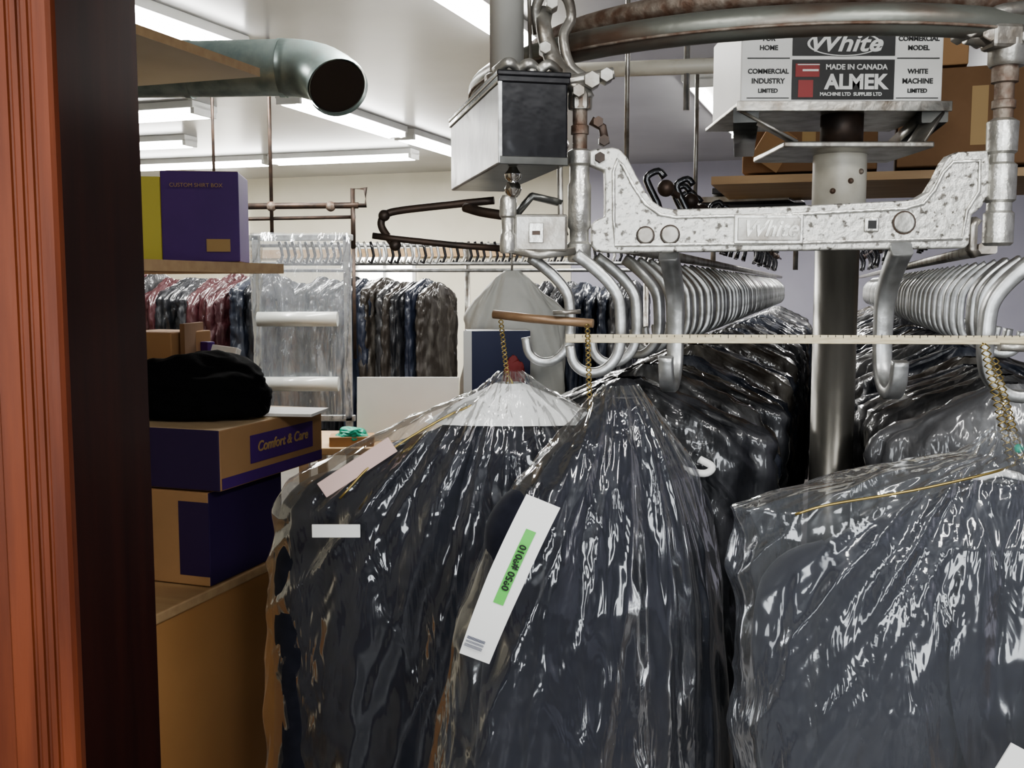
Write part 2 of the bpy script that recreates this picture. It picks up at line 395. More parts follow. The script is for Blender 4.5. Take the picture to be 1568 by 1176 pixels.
c=q-F*.25-R*.45+Vector((0,0,.49)); box('side_panel',c,(.9,1.3,.98),M['panel'],g,TH)
c=q-F*.25-R*.45+Vector((0,0,.99)); box('counter_top',c,(.92,1.32,.02),M['ply'],g,TH,.003)
def carton(name,corner,L,W,H,z,faces,seam=True):
    g=group(name,(corner[0],corner[1],z))
    c=Vector((corner[0],corner[1],z+H/2))-R*(W/2)+F*(L/2)
    box('carton_body',c,(W,L,H),None,g,TH,.003,mats=faces[0],fm=faces[1])
    if seam: box('tape',c+Vector((0,0,H/2+.0006)),(W*.98,.04,.001),M['gold'],g,TH)
    return g
gB=carton('cardboard_carton',(-.60,1.99),.27,.30,.19,1.002,([M['card'],M['purpledk']],[0,1,0,0,0,0]))
box('print_wrap',Vector((-.60,1.99,1.097))-R*.035-F*.0005,(.07,.001,.15),M['purpledk'],gB,TH)
gA=carton('cardboard_carton',(-.572,1.98),.40,.30,.122,1.196,([M['cardtop'],M['purpledk'],M['card']],[0,2,1,0,0,0]))
q=Vector((-.572,1.98,1.196))
box('print_band',q+F*.23+R*.001+Vector((0,0,.068)),(.001,.25,.058),M['purple'],gA,TH,.0)
box('print_strip',q+F*.20+R*.001+Vector((0,0,.014)),(.001,.39,.022),M['purple'],gA,TH)
text('print_text','Comfort & Care',q+F*.23+R*.0025+Vector((0,0,.07)),.030,M['gold'],gA,rot=(math.pi/2,0,AF),shear=.2,bold=.0006)
g=group('hanger_carton',(-.75,2.45,1.655))
ry=math.radians(8)
box('carton_body',(-.755,2.56,1.656+.107),(.18,.20,.214),None,g,ry,.003,mats=[M['yellow'],M['purple'],M['cardtop']],fm=[0,1,1,1,2,2])
box('yellow_side',(-.868,2.53,1.656+.100),(.05,.16,.20),M['yellow'],g,ry,.002)
text('print_text','CUSTOM SHIRT BOX',(-.745,2.447,1.835),.013,M['gold'],g,rot=(math.pi/2,0,ry))
box('print_logo',(-.70,2.463,1.695),(.055,.002,.03),M['gold'],g,ry)
g=group('small_carton',(-.9,2.6,1.362))
box('carton_body',(-.875,2.58,1.362+.062),(.16,.16,.124),M['card'],g,TH,.003)
box('flap',(-.80,2.56,1.362+.10),(.012,.14,.09),M['carddk'],g,TH+.3,.001)
g=group('notepad',(-.74,2.62,1.362)); 
o=box('pages',(-.725,2.55,1.362+.045),(.08,.02,.085),M['offwhite'],g,TH-.3,.002); o.rotation_euler=(-.35,.1,TH)
o=box('cover',(-.765,2.57,1.362+.05),(.03,.022,.095),M['purple'],g,TH-.3,.002)
def blob(name,c,dim,mat,parent,seed,amp=.25,rot=0.):
    bm=bmesh.new(); bmesh.ops.create_icosphere(bm,subdivisions=5,radius=1)
    for v in bm.verts:
        p=v.co.copy(); k=1+amp*noise.noise(p*1.6+Vector((seed,0,0)))+amp*.4*(1-2*abs(noise.noise(p*3.7+Vector((0,seed,0)))))
        z=p.z*k; z=z if z>-.5 else -.5+(z+.5)*.1
        v.co=Vector((p.x*k*dim[0]/2,p.y*k*dim[1]/2,z*dim[2]/1.5))
    me=D.meshes.new(name); bm.to_mesh(me); bm.free(); me.materials.append(mat)
    for p in me.polygons: p.use_smooth=True
    o=D.objects.new(name,me); o.location=c; o.rotation_euler=(0,0,rot); COL.objects.link(o); par(o,parent); return o
blob('folded_black_cloth',(-.69,2.22,1.366),(.34,.24,.125),M['blackcloth'],None,3.,.22,TH)
box('paper_sheet',(-.49,2.24,1.323),(.14,.12,.006),M['white'],None,TH+.2)

# ---------------------------------------------------------------- polythene roll rack
g=group('polythene_roll_rack',(-1.05,5.,0))
xa,xb,yy=-1.24,-.80,5.0
for i,x in enumerate((xa,xb)): box('upright_%d'%i,(x,yy,.93),(.035,.03,1.82),M['alu'],g,0,.004)
for i,z in enumerate((1.83,.95)): box('crossbar_%d'%i,(xa/2+xb/2,yy,z),(.50,.03,.03),M['alu'],g,0,.004)
for i,x in enumerate((xa,xb)): box('foot_%d'%i,(x,yy,.015),(.04,.5,.03),M['alu'],g,0,.004)
for i,z in enumerate((1.44,1.13,.86)): cyl('film_roll_%d'%i,(xa+.03,yy-.12,z),(xb-.03,yy-.12,z),.035,M['filmroll'],g,20)
pf=[(1.85,.235,.225,.05,.03),(1.80,.24,.23,.07,.03),(1.3,.22,.22,.07,.03),(.95,.23,.22,.06,.03)]
me=loft_mesh('film_sheet',pf,M['film2'],90,50,.02,2.5,5.,3.,crk=.01); o=child('film_sheet',me,g); o.location=(.03,-.02,0)

# ---------------------------------------------------------------- garments hanging further back
def garment_mesh(name,mat,seed,hw=.235,L=1.0,th=.045):
    pf=[(0,.02,.02,.015,.015),(-.02,.06,.06,.03,.03),(-.06,hw*.62,hw*.62,.045,.045),(-.10,hw*.95,hw*.95,.05,.05),(-.13,hw,hw,.05,.05),(-.5,hw*1.02,hw,th,th),(-L,hw*1.05,hw*1.02,th,th)]
    return loft_mesh(name,pf,mat,72,50,.016,3.,seed,2.6,1.4,crk=.008,radial=.008)
GV=[garment_mesh('bagged_garment_%d'%i,BG[i%7],i*3.1+1) for i in range(7)]
def rowof(name,p0,d,n,sp,z,rot,variants,g=None,jit=.1):
    g=g or group(name,(p0[0],p0[1],0))
    for i in range(n):
        me=random.choice(variants); o=D.objects.new('garment_%03d'%i,me); COL.objects.link(o)
        p=Vector(p0)+Vector(d)*i*sp
        o.location=(p.x,p.y,z+random.uniform(-.03,.02)); o.rotation_euler=(0,0,rot+random.uniform(-jit,jit)); o.scale=(random.uniform(.9,1.06),random.uniform(.7,1.2),random.uniform(.8,1.1)); par(o,g)
    return g
rowof('garment_rack_row',(-1.75,6.9,0),(.97,-.12,0),19,.072,1.64,math.radians(66),[GV[0],GV[1],GV[6],GV[2],GV[0],GV[3]],jit=.35)
rowof('garment_rack_row',(-2.05,5.6,0),(.97,-.1,0),13,.065,1.66,math.radians(66),[GV[5],GV[0],GV[1],GV[0],GV[5],GV[2],GV[0]],jit=.35)
rowof('garment_rack_row',(-.1,7.4,0),(.97,-.1,0),12,.09,1.62,math.radians(62),[GV[0],GV[1],GV[2],GV[0]],jit=.25)
g=group('clothes_rail',(-1.,6.9,1.7))
for k,(z,y) in enumerate(((1.86,6.75),(1.74,6.7),(1.70,6.95))):
    cyl('rail_%d'%k,(-2.6,y+.1,z),(1.0,y-.15,z),.012,M['alu'],g,8)
for i in range(60):
    x=-1.5+i*.042; pts=[(x,6.65,1.88),(x+.012,6.65,1.84),(x+.022,6.65,1.79),(x+.005,6.65,1.745),(x-.014,6.65,1.76)]
    sweep('hook_%02d'%i,pts,rect(.018,.02),random.choice([M['alu'],M['blackmetal'],M['castlite'],M['blackmetal']]),g)
for x in (-2.4,-.3,.9): cyl('leg_%d'%int(x*10+30),(x,6.9,0),(x,6.9,1.86),.018,M['steel'],g,8)

# ---------------------------------------------------------------- steam pipes
g=group('steam_pipes',(-1.,5.4,1.9))
tube('pipe_run',[(-1.9,5.6,2.02),(-.98,5.6,2.03),(-.83,5.6,2.03)],.017,M['darkiron'],g)
tube('pipe_run_low',[(-1.9,5.62,1.95),(-.85,5.62,1.97)],.010,M['darkiron'],g)
tube('pipe_loop',[(-.86,5.6,1.80),(-.86,5.6,2.12),(-.79,5.6,2.12),(-.79,5.6,2.03),(-.95,5.6,2.03)],.013,M['darkiron'],g)
tube('drop_pipe',[(-1.30,5.6,CZ),(-1.30,5.6,1.84)],.010,M['darkiron'],g)
tube('drop_pipe_b',[(-.86,5.6,1.85),(-.86,5.6,1.2)],.010,M['darkiron'],g)
for i,x in enumerate((-1.72,-1.3,-.98)): sph('coupling_%d'%i,(x,5.6,2.025),.028,M['rust'],g)
cyl('drop_pipe_c',(-1.62,5.65,2.02),(-1.62,5.65,CZ),.008,M['darkiron'],g,8)

g=group('packing_bench',(-.5,4.2,0))
box('top',(-.45,4.35,.93),(.9,.5,.03),M['ply'],g,0,.004)
for i,(x,y) in enumerate(((-.85,4.15),(-.05,4.15),(-.85,4.55),(-.05,4.55))): box('leg_%d'%i,(x,y,.46),(.04,.04,.92),M['steel'],g)
o=box('white_board',(-.44,4.3,1.08),(.43,.012,.27),M['offwhite'],None,0,.002); o.rotation_euler=(-.12,0,0)
g=group('parts_box',(-.62,4.15,.945)); box('tray_base',(-.66,4.19,.965),(.18,.12,.04),M['card'],g,.1,.002); blob('teal_cloth',(-.66,4.18,.98),(.12,.1,.06),M['teal'],g,2.)

# shirt cover + printed carton behind the motor box
g=group('hanging_shirt_cover',(.0,2.9,1.64))
pf=[(0,.02,.02,.01,.01),(-.02,.045,.045,.018,.018),(-.07,.085,.095,.022,.022),(-.115,.125,.14,.025,.025),(-.5,.145,.16,.03,.03)]
me=loft_mesh('cover',pf,M['cover'],80,50,.004,3.,8.,radial=.010,ex=3.6,ka=7); o=child('cover',me,g)
cyl('hanger_stem',(0,2.9,1.63),(0,2.9,1.70),.003,M['steel'],g,6)
g=group('printed_carton',(-.05,3.0,0))
box('carton_body',(-.04,2.78,1.33),(.17,.10,.30),None,g,.1,.003,mats=[M['blueink'],M['offwhite']],fm=[0,1,0,0,1,1])
box('white_edge',(-.118,2.715,1.33),(.022,.004,.30),M['offwhite'],g,.1)
blob('print_photo',(.005,2.724,1.36),(.05,.004,.07),M['red'],g,4.)

# ================================================================ CONVEYOR
Fc=Vector((.29,.957,0)); Rc=Vector((.957,-.29,0)); AC=math.atan2(Rc.y,Rc.x)
G=group('garment_conveyor',(.53,2.13,2.0))
g=G
cc=Vector((.53,2.13,1.986)); rr=.595; a0=math.atan2(Rc.y,Rc.x)
pts=[cc+Rc*rr+Fc*k for k in (.6,.3)]
for i in range(41):
    a=a0-math.pi*i/40; pts.append(cc+Vector((math.cos(a),math.sin(a),0))*rr)
pts+=[cc-Rc*rr+Fc*k for k in (.3,.6)]
tube('ring_tube',pts,.0235,M['rail'],g,n=24)
pts2=[p+Vector((0,0,.065))+ (cc-p).normalized()*.10 for p in pts[2:43]]
tube('inner_ring_tube',pts2,.018,M['rust'],g,n=16)
pts3=[p+Vector((0,0,-.010))+(p-cc).normalized()*.0215 for p in pts[4:41]]
tube('weld_seam',pts3,.0025,M['rust'],g,n=8)

# casting arm
g=group('conveyor_casting_arm',(.41,1.57,1.7))
out=[(115,200),(125,203),(150,206),(162,203),(173,190),(186,165),(199,143),(212,126),(226,117),(244,114),(420,119),(590,127),(608,130),(625,140),(638,162),(648,184),(656,194),(668,199),(712,201),(716,180),(716,135),(706,117),(692,105),(691,80),(690,62),(684,56),(400,52),(150,49),(128,51),(120,60),(120,92),(127,98),(140,103),(140,135),(139,171),(114,181)]
poly=[(x/1000,1.6+z/1000) for x,z in out]
plate('arm_body',poly,1.558,1.585,M['cast'],g,.003)
inn=[(158,188),(166,178),(182,148),(200,122),(222,106),(246,102),(420,106),(592,115),(618,122),(634,142),(646,168),(660,184),(700,186),(701,140),(684,112),(678,70),(400,63),(155,60),(153,100),(152,170)]
rim=[Vector((x/1000,1.557,1.6+z/1000)) for x,z in inn]
sweep('raised_rim',rim,rect(.004,.005),M['castlite'],g,closed=True,up=Vector((0,1,0)))
box('name_plate',(.386,1.556,1.6+.084),(.104,.006,.044),M['castlite'],g,0,.0015)
box('name_plate_inset',(.386,1.5522,1.6+.084),(.094,.002,.034),M['steel'],g,0,.0008)
text('name_text','White',(.386,1.5505,1.684),.034,M['castlite'],g,ext=.0012,shear=.35,bold=.0006,sx=.95)
for i,(x,z,r) in enumerate(((.201,1.675,.0125),(.238,1.676,.0135),(.590,1.694,.016))):
    cyl('rivet_%d'%i,(x,1.554,z),(x,1.560,z),r,M['steel'],g,20,.002)
    tube('rivet_ring_%d'%i,[(x+math.cos(k*math.pi/10)*r*1.05,1.5565,z+math.sin(k*math.pi/10)*r*1.05) for k in range(20)],.0010,M['darkiron'],g,n=6,closed=True)
box('square_socket',(.541,1.556,1.691),(.022,.004,.022),M['castlite'],g,0,.002); box('socket_hole_shade',(.541,1.5535,1.691),(.012,.003,.012),M['ink'],g)  # raised black square stands in for the shade of the hole
g=group('hinge_column',(.102,1.568,1.7))
lathe('barrel',(.102,1.568,1.6),[(.0155,.035),(.018,.040),(.018,.062),(.0145,.066),(.0145,.084),(.0175,.088),(.0175,.150),(.015,.155),(.015,.178),(.019,.182),(.019,.200),(.012,.204)],M['castlite'],g)
lathe('threaded_bolt',(.102,1.568,1.6),[(.011,.20),(.011,.225),(.0135,.226),(.0135,.238),(.011,.240),(.011,.262),(.016,.263),(.016,.280),(.012,.283)],M['rust'],g)
lathe('nut',(.102,1.568,1.6),[(.017,.262),(.018,.266),(.018,.283),(.016,.287)],M['steel'],g,6)
cl=catmull([(.052,1.62,2.02),(.048,1.60,1.99),(.060,1.59,1.945),(.075,1.58,1.918),(.098,1.57,1.895),(.108,1.568,1.875)],6)
sweep('clamp_casting',cl,rect(.026,.022,.5),M['steel'],g,scale=[.8+.4*i/(len(cl)-1) for i in range(len(cl))],up=Vector((1,0,0)))
cl=catmull([(.040,1.62,1.985),(.036,1.61,2.02),(.052,1.60,2.045),(.082,1.60,2.035),(.090,1.61,2.005),(.078,1.60,1.975),(.088,1.59,1.93),(.115,1.575,1.905)],6)
sweep('clamp_jaw',cl,rect(.018,.015,.5),M['steel'],g,up=Vector((0,1,0)))
for i,(x,y,z,r) in enumerate(((.118,1.555,1.902,.013),(.140,1.56,1.910,.011),(.098,1.548,1.885,.010),(.050,1.585,1.955,.010),(.06,1.585,2.02,.010))):
    cyl('clamp_bolt_%d'%i,(x,y-.012,z),(x,y+.02,z),r,M['steel'],g,6,.001)
cyl('cross_pin',(.085,1.565,1.903),(.152,1.565,1.915),.009,M['steel'],g,10,.001)
sweep('side_bracket',[(.080,1.575,1.82),(.072,1.575,1.80),(.074,1.575,1.70),(.082,1.575,1.675)],rect(.008,.02),M['steel'],g)
sweep('side_lug',[(.118,1.56,1.845),(.135,1.56,1.835),(.14,1.56,1.81)],rect(.012,.012),M['darkiron'],g)
for i,(x,z) in enumerate(((.128,1.842),(.137,1.815),(.131,1.79))): cyl('lug_bolt_%d'%i,(x,1.548,z),(x,1.57,z),.008,M['darkiron'],g,6)
g=group('hinge_column',(.737,1.568,1.7))
X=.737
lathe('barrel',(X,1.568,1.6),[(.018,.060),(.022,.064),(.022,.108),(.018,.112),(.018,.124),(.023,.128),(.023,.180),(.018,.184),(.018,.196),(.022,.200),(.023,.244),(.013,.250)],M['castlite'],g)
lathe('threaded_bolt',(X,1.568,1.6),[(.014,.245),(.014,.262),(.017,.264),(.017,.275),(.014,.277),(.014,.30),(.019,.302),(.019,.33),(.013,.334)],M['rust'],g)
lathe('clamp_socket',(X+.002,1.568,1.6),[(.024,.325),(.027,.33),(.027,.362),(.02,.368)],M['steel'],g)
cyl('clamp_bar',(X-.065,1.56,1.968),(X+.06,1.575,1.955),.0125,M['steel'],g,12,.002)
for i,dx in enumerate((-.065,-.035,.02,.05)): cyl('clamp_bolt_%d'%i,(X+dx,1.54,1.966-dx*.1),(X+dx,1.59,1.966-dx*.1),.015 if i%2 else .012,M['steel'],g,6,.002)
sweep('clamp_jaw',catmull([(X-.055,1.56,1.975),(X-.02,1.56,2.00),(X+.03,1.57,2.01),(X+.07,1.59,2.03)],5),rect(.024,.022,.5),M['steel'],g,up=Vector((0,1,0)))
box('lug',(X-.010,1.56,1.965),(.05,.04,.036),M['steel'],g,.1,.006)
sweep('lower_link',[(.705,1.57,1.70),(.698,1.57,1.69),(.698,1.57,1.655),(.706,1.57,1.645)],rect(.012,.018),M['steel'],g)

# ceiling pole and drive box
g=group('motor_control_box',(.0,1.6,1.9))
ab=math.radians(12.5)
bx=Vector((math.cos(ab),math.sin(ab),0)); by=Vector((-math.sin(ab),math.cos(ab),0))
nc=Vector((-.018,1.5,0)); W_,L_=.102,.44
cbx=nc+bx*W_/2+by*L_/2
box('box_body',cbx+Vector((0,0,1.8375)),(W_,L_,.125),None,g,ab,.003,mats=[M['greymetal'],M['blackmetal']],fm=[0,1,1,1,0,0])
box('lid',cbx+Vector((0,0,1.903)),(W_+.008,L_+.008,.008),M['blackmetal'],g,ab,.002)
box('lid_lip',cbx+Vector((0,0,1.895)),(W_+.006,L_+.006,.010),M['blackmetal'],g,ab,.002)
box('edge_strip',nc+Vector((0,0,1.8375))+bx*.001,(.006,.005,.124),M['alu'],g,ab,.001)
box('front_rim_low',nc+bx*W_/2-by*.001+Vector((0,0,1.780)),(W_,.004,.012),M['greymetal'],g,ab,.001)
for i,(a_,b_) in enumerate(((.01,.02),(.05,.01),(.085,.03))):
    q=nc+bx*a_+by*b_; sph('lid_screw_%d'%i,(q.x,q.y,1.909),.007,M['steel'],g)
for k in range(3):
    sweep('wrapped_tape_%d'%k,catmull([nc+bx*(.0+.03*k)+by*(.03-.01*k)+Vector((0,0,1.910)),nc+bx*(.015+.03*k)+by*.005+Vector((0,0,1.919)),nc+bx*(.035+.03*k)+by*.02+Vector((0,0,1.910))],5),rect(.014,.010,.5),M['steel'],g)
g2=group('ceiling_support_pole',(-.008,1.6,1.9))
cyl('tube',(-.008,1.60,1.909),(-.008,1.60,CZ),.026,M['lightsteel'],g2,28)
lathe('flange',(-.008,1.60,1.909),[(.034,0),(.034,.008),(.028,.012)],M['steel'],g2)
cyl('wire',(.028,1.59,1.93),(.02,1.59,2.3),.003,M['steel'],g2,6)
g=group('drive_linkage',(.0,1.58,1.7))
lathe('ball_joint',(.0015,1.54,1.6),[(.006,.130),(.010,.134),(.013,.142),(.010,.150),(.007,.153),(.012,.158),(.013,.164),(.008,.170),(.006,.1745)],M['chrome'],g)
lathe('cylinder',(-.006,1.55,1.6),[(.011,.048),(.0125,.052),(.0125,.075),(.010,.078),(.010,.10),(.013,.103),(.013,.128),(.009,.134)],M['castlite'],g)
box('link_block',(.043,1.56,1.678),(.080,.03,.056),M['steel'],g,0,.004)
box('link_block_slot',(.036,1.543,1.678),(.022,.003,.030),M['castlite'],g,0,.001)
box('link_block_bar',(.036,1.541,1.678),(.012,.003,.006),M['darkiron'],g,0)
sweep('link_strap',[(.0,1.57,1.70),(.03,1.575,1.735),(.075,1.58,1.725)],rect(.010,.03),M['greymetal'],g)
sweep('strap_low',[(.0,1.555,1.653),(.04,1.555,1.645),(.095,1.56,1.652)],rect(.012,.02),M['steel'],g)
g=group('bent_stop_arm',(-.15,1.75,1.7))
tube('upper_arm',catmull([(-.03,1.74,1.742),(-.10,1.75,1.736),(-.195,1.76,1.726),(-.218,1.76,1.716),(-.222,1.76,1.700),(-.208,1.755,1.678),(-.196,1.75,1.664)],5),.0065,M['darkiron'],g)
tube('lower_arm',[(-.236,1.75,1.684),(-.20,1.75,1.679),(-.10,1.74,1.668),(.0,1.73,1.660)],.0055,M['darkiron'],g)
tube('short_arm',catmull([(-.078,1.72,1.729),(-.05,1.70,1.720),(-.005,1.68,1.712)],4),.008,M['darkiron'],g)
for p in ((-.217,1.758,1.718),(-.198,1.75,1.668)): sph('knuckle',p,.010,M['darkiron'],g)

# ---------------------------------------------------------------- carrier hooks
hk=catmull([(-.012,0,.012),(.010,0,-.004),(.034,0,-.026),(.050,0,-.050),(.054,0,-.080),(.054,0,-.115),(.047,0,-.140),(.028,0,-.158),(.004,0,-.160),(-.014,0,-.146),(-.020,0,-.120)],5)
ho=sweep('carrier_hook_shape',hk,rect(.018,.024,.25),M['alu'],None,up=Vector((1,0,0)),scale=[1-.25*i/(len(hk)-1) for i in range(len(hk))])
HM=ho.data; D.objects.remove(ho)
g=G
def hook(parent,p,rot,s=1.,nm='hook'):
    o=D.objects.new(nm,HM); o.location=p; o.rotation_euler=(0,0,rot); o.scale=(s,s,s); COL.objects.link(o); par(o,parent); return o
for i,(p,r,s) in enumerate((((.040,1.60,1.632),-.15,.94),((.108,1.55,1.634),-.10,1.03),((.150,1.68,1.634),-.2,1.0),((.245,1.60,1.634),1.25,1.2),((.585,1.56,1.640),1.5,1.28),((.775,1.52,1.636),3.0,1.25))):
    hook(g,p,r,s,'near_hook_%d'%i)
L0=Vector((.20,1.78,1.634)); R0=Vector((.83,1.80,1.634))
for i in range(46):
    p=L0+Fc*(.04+i*.128); hook(g,p,AC+random.uniform(-.25,.25)-.05,.97,'left_row_%02d'%i)
for i in range(42):
    p=R0+Fc*(.05+i*.135)+Rc*.05; hook(g,p,AC+math.pi+random.uniform(-.25,.25)+.1,.97,'right_row_%02d'%i)
for k,p in enumerate((L0,R0)):
    a=p+Vector((0,0,.03)); sweep('slide_rail_%d'%k,[a,a+Fc*6.5],rect(.018,.03),M['steel'],g)
    a=p+Vector((0,0,.17)); sweep('upper_rail_%d'%k,[a+Fc*.5,a+Fc*6.5],rect(.012,.012),M['darkiron'],g)
    for j in range(34):
        b=p+Fc*(.45+j*.17)+Vector((random.uniform(-.03,.03),0,.17))
        pts=catmull([b+Vector((.0,0,-.10)),b+Vector((.010,0,-.045)),b+Vector((-.010,0,.0)),b+Vector((-.018,0,.025)),b+Vector((.006,0,.038)),b+Vector((.02,0,.024))],3)
        sweep('trolley_%d_%02d'%(k,j),pts,rect(.014,.016,.4),M['blackmetal'],g,up=Vector((1,0,0)))
        if j%2==0: sph('trolley_wheel_%d_%02d'%(k,j),b+Vector((.02,-.02,.0)),.018,M['darkiron'],g)

# yardstick & rods
g=group('yardstick',(.4,1.49,1.52)); 
o=box('stick',(.412,1.47,1.523),(.67,.004,.0125),M['stick'],g,0,.0008); o.rotation_euler=(0,.004,0)
for i in range(60):
    x=.09+i*.011; box('tick_%02d'%i,(x,1.4676,1.5275),(.0008,.0006,.003 if i%5 else .006),M['ink'],g)
g=group('hanging_rod',(.04,1.52,1.55)); tube('rod',[(-.028,1.54,1.557),(.03,1.52,1.551),(.118,1.49,1.545)],.0065,M['brownrod'],g)
sweep('rod_bracket',[(.06,1.5,1.56),(.10,1.5,1.562)],rect(.006,.02),M['steel'],g)
sweep('end_clip',[(.70,1.47,1.512),(.76,1.47,1.510)],rect(.012,.012,.5),M['steel'],group('rod_end_clip',(.73,1.47,1.51)))

# ---------------------------------------------------------------- centre column, plate, sign carton
DZ=-.035
g=group('centre_column',(.693,2.2,0))
cyl('lower_tube',(.693,2.2,0),(.693,2.2,1.75),.0455,M['pole'],g,40)
lathe('collar',(.693,2.2,1.69),[(.052,0),(.055,.004),(.055,.185),(.052,.188)],M['cream'],g,40)
for i,a in enumerate((-2.1,-1.45,-1.0)): sph('collar_bolt_%d'%i,(.693+.055*math.cos(a),2.2+.055*math.sin(a),1.795+.02*i),.006,M['rust'],g)
box('plate',(.69,2.2,1.914+DZ),(.30,.26,.012),M['steel'],g,0,.003)
cyl('upper_tube',(.695,2.2,1.88),(.695,2.2,1.99),.044,M['darkiron'],g,30)
for sx in (-1,1):
    a=Vector((.693+sx*.12,2.10,1.92+DZ)); b=Vector((.66+sx*.20,2.12,1.985+DZ))
    sweep('brace_%d'%(sx+1),[a,b],rect(.006,.05),M['steel'],g)
    sweep('channel_%d'%(sx+1),[(.66+sx*.19,2.10,1.976+DZ),(.66+sx*.19+.12,2.65,1.976+DZ)],rect(.03,.05,.1),M['greymetal'],g)
box('tray',(.665,2.26,1.995+DZ),(.43,.34,.008),M['steel'],g,0,.002)
box('tray_lip',(.665,2.092,1.992+DZ),(.43,.006,.02),M['steel'],g,0,.001)
g=group('sign_carton',(.66,2.25,2.0))
box('carton_body',(.662,2.25,2.09),(.405,.29,.176),M['offwhite'],g,0,.003)
yf=2.1035
box('label_band_top',(.664,yf,2.118),(.205,.002,.046),M['ink'],g)
box('label_band_low',(.664,yf,2.048),(.205,.002,.078),M['ink'],g)
o=lathe('oval_ring',(0,0,0),[(.028,-.001),(.0285,.001),(.0265,.0012),(.0260,-.001)],M['white'],g,40); o.location=(.664,yf-.0012,2.118); o.rotation_euler=(math.pi/2,0,0); o.scale=(2.6,.85,1)
text('logo_text','White',(.664,yf-.0016,2.118),.048,M['white'],g,shear=.3,sx=1.2,bold=.001)
box('emblem_top',(.592,yf-.0013,2.066),(.048,.001,.026),M['red'],g); box('emblem_low',(.589,yf-.0013,2.030),(.030,.001,.034),M['red'],g)
box('emblem_bar_top',(.598,yf-.002,2.066),(.032,.001,.004),M['white'],g); box('emblem_bar_rim',(.594,yf-.002,2.077),(.044,.001,.002),M['white'],g)
text('letters_small','MADE IN CANADA',(.690,yf-.0016,2.072),.0145,M['white'],g,bold=.0004)
text('letters_big','ALMEK',(.690,yf-.0016,2.042),.040,M['white'],g,bold=.0016,sx=1.0)
text('letters_foot','MACHINE LTD  SUPPLIES LTD',(.680,yf-.0016,2.019),.0095,M['white'],g,bold=.0003)
for sx,ls in ((-1,('FOR','HOME','COMMERCIAL','INDUSTRY')),(1,('COMMERCIAL','MODEL','WHITE','MACHINE'))):
    X=.664+sx*.150
    for i,(s,z,sz) in enumerate(((ls[0],2.128,.013),(ls[1],2.110,.013),(ls[2],2.064,.013),(ls[3],2.045,.014),('LIMITED',2.026,.011))):
        text('side_text_%d_%d'%(sx+1,i),s,(X,yf+.0006,z),sz,M['ink'],g,bold=.0004)
    box('rule_%d'%(sx+1),(X,yf+.0004,2.090),(.085,.001,.002),M['ink'],g); box('rule_b_%d'%(sx+1),(X,yf+.0004,2.012),(.085,.001,.0015),M['ink'],g)
g.location.z+=DZ-.002

# storage shelf with cartons behind the sign
g=group('overhead_storage_shelf',(1.3,3.3,1.9))
box('board',(1.45,3.4,1.93),(1.5,.7,.025),M['ply'],g,TH*.9)
for i,(x,y) in enumerate(((.85,3.3),(2.0,2.95),(.95,3.85))): cyl('hanger_rod_%d'%i,(x,y,1.92),(x,y,CZ),.008,M['steel'],g,8)
def plainbox(name,c,d,r,mat=None):
    box(name,c,d,mat or M['card'],g,r,.004); box(name+'_tape',(c[0],c[1],c[2]),(d[0]*.10,d[1]+.002,d[2]*.6),M['gold'],g,r)
plainbox('carton_a',(.98,3.4,2.06),(.40,.42,.22),TH,M['carddk'])
plainbox('carton_b',(1.42,3.22,2.09),(.44,.42,.28),TH,M['carddk'])
plainbox('carton_c',(1.85,3.05,2.14),(.36,.42,.38),TH)
plainbox('carton_d',(1.20,3.30,2.36),(.40,.40,.24),TH,M['card'])
o=box('flap',(.80,3.18,2.02),(.10,.004,.12),M['card'],g,.4); o.rotation_euler=(.2,.5,.3)
g=G
for i in range(5): box('stacked_tray_%d'%i,(.93+random.uniform(-.03,.03),4.0,1.86+i*.03),(.42-.03*i,.35,.022),random.choice([M['greymetal'],M['steel'],M['black']]),g,TH+random.uniform(-.1,.1),.003)
cyl('tray_post_left',(.78,4.,1.66),(.78,4.,1.86),.01,M['steel'],g,8); cyl('tray_post_right',(1.1,4.,1.66),(1.1,4.,1.86),.01,M['steel'],g,8)
g=group('hanging_light_rail',(.5,3.,2.2))
cyl('cross_tube',(.15,3.05,2.22),(.86,2.95,2.225),.022,M['cream'],g,14)
for i,(x,z0,z1,r,m) in enumerate(((.50,2.10,2.9,.009,'alu'),(.64,2.12,2.9,.010,'alu'),(.33,1.7,2.9,.007,'steel'),(.53,1.75,2.2,.006,'steel'))): cyl('drop_%d'%i,(x,3.0,z0),(x,3.0,z1),r,M[m],g,10)

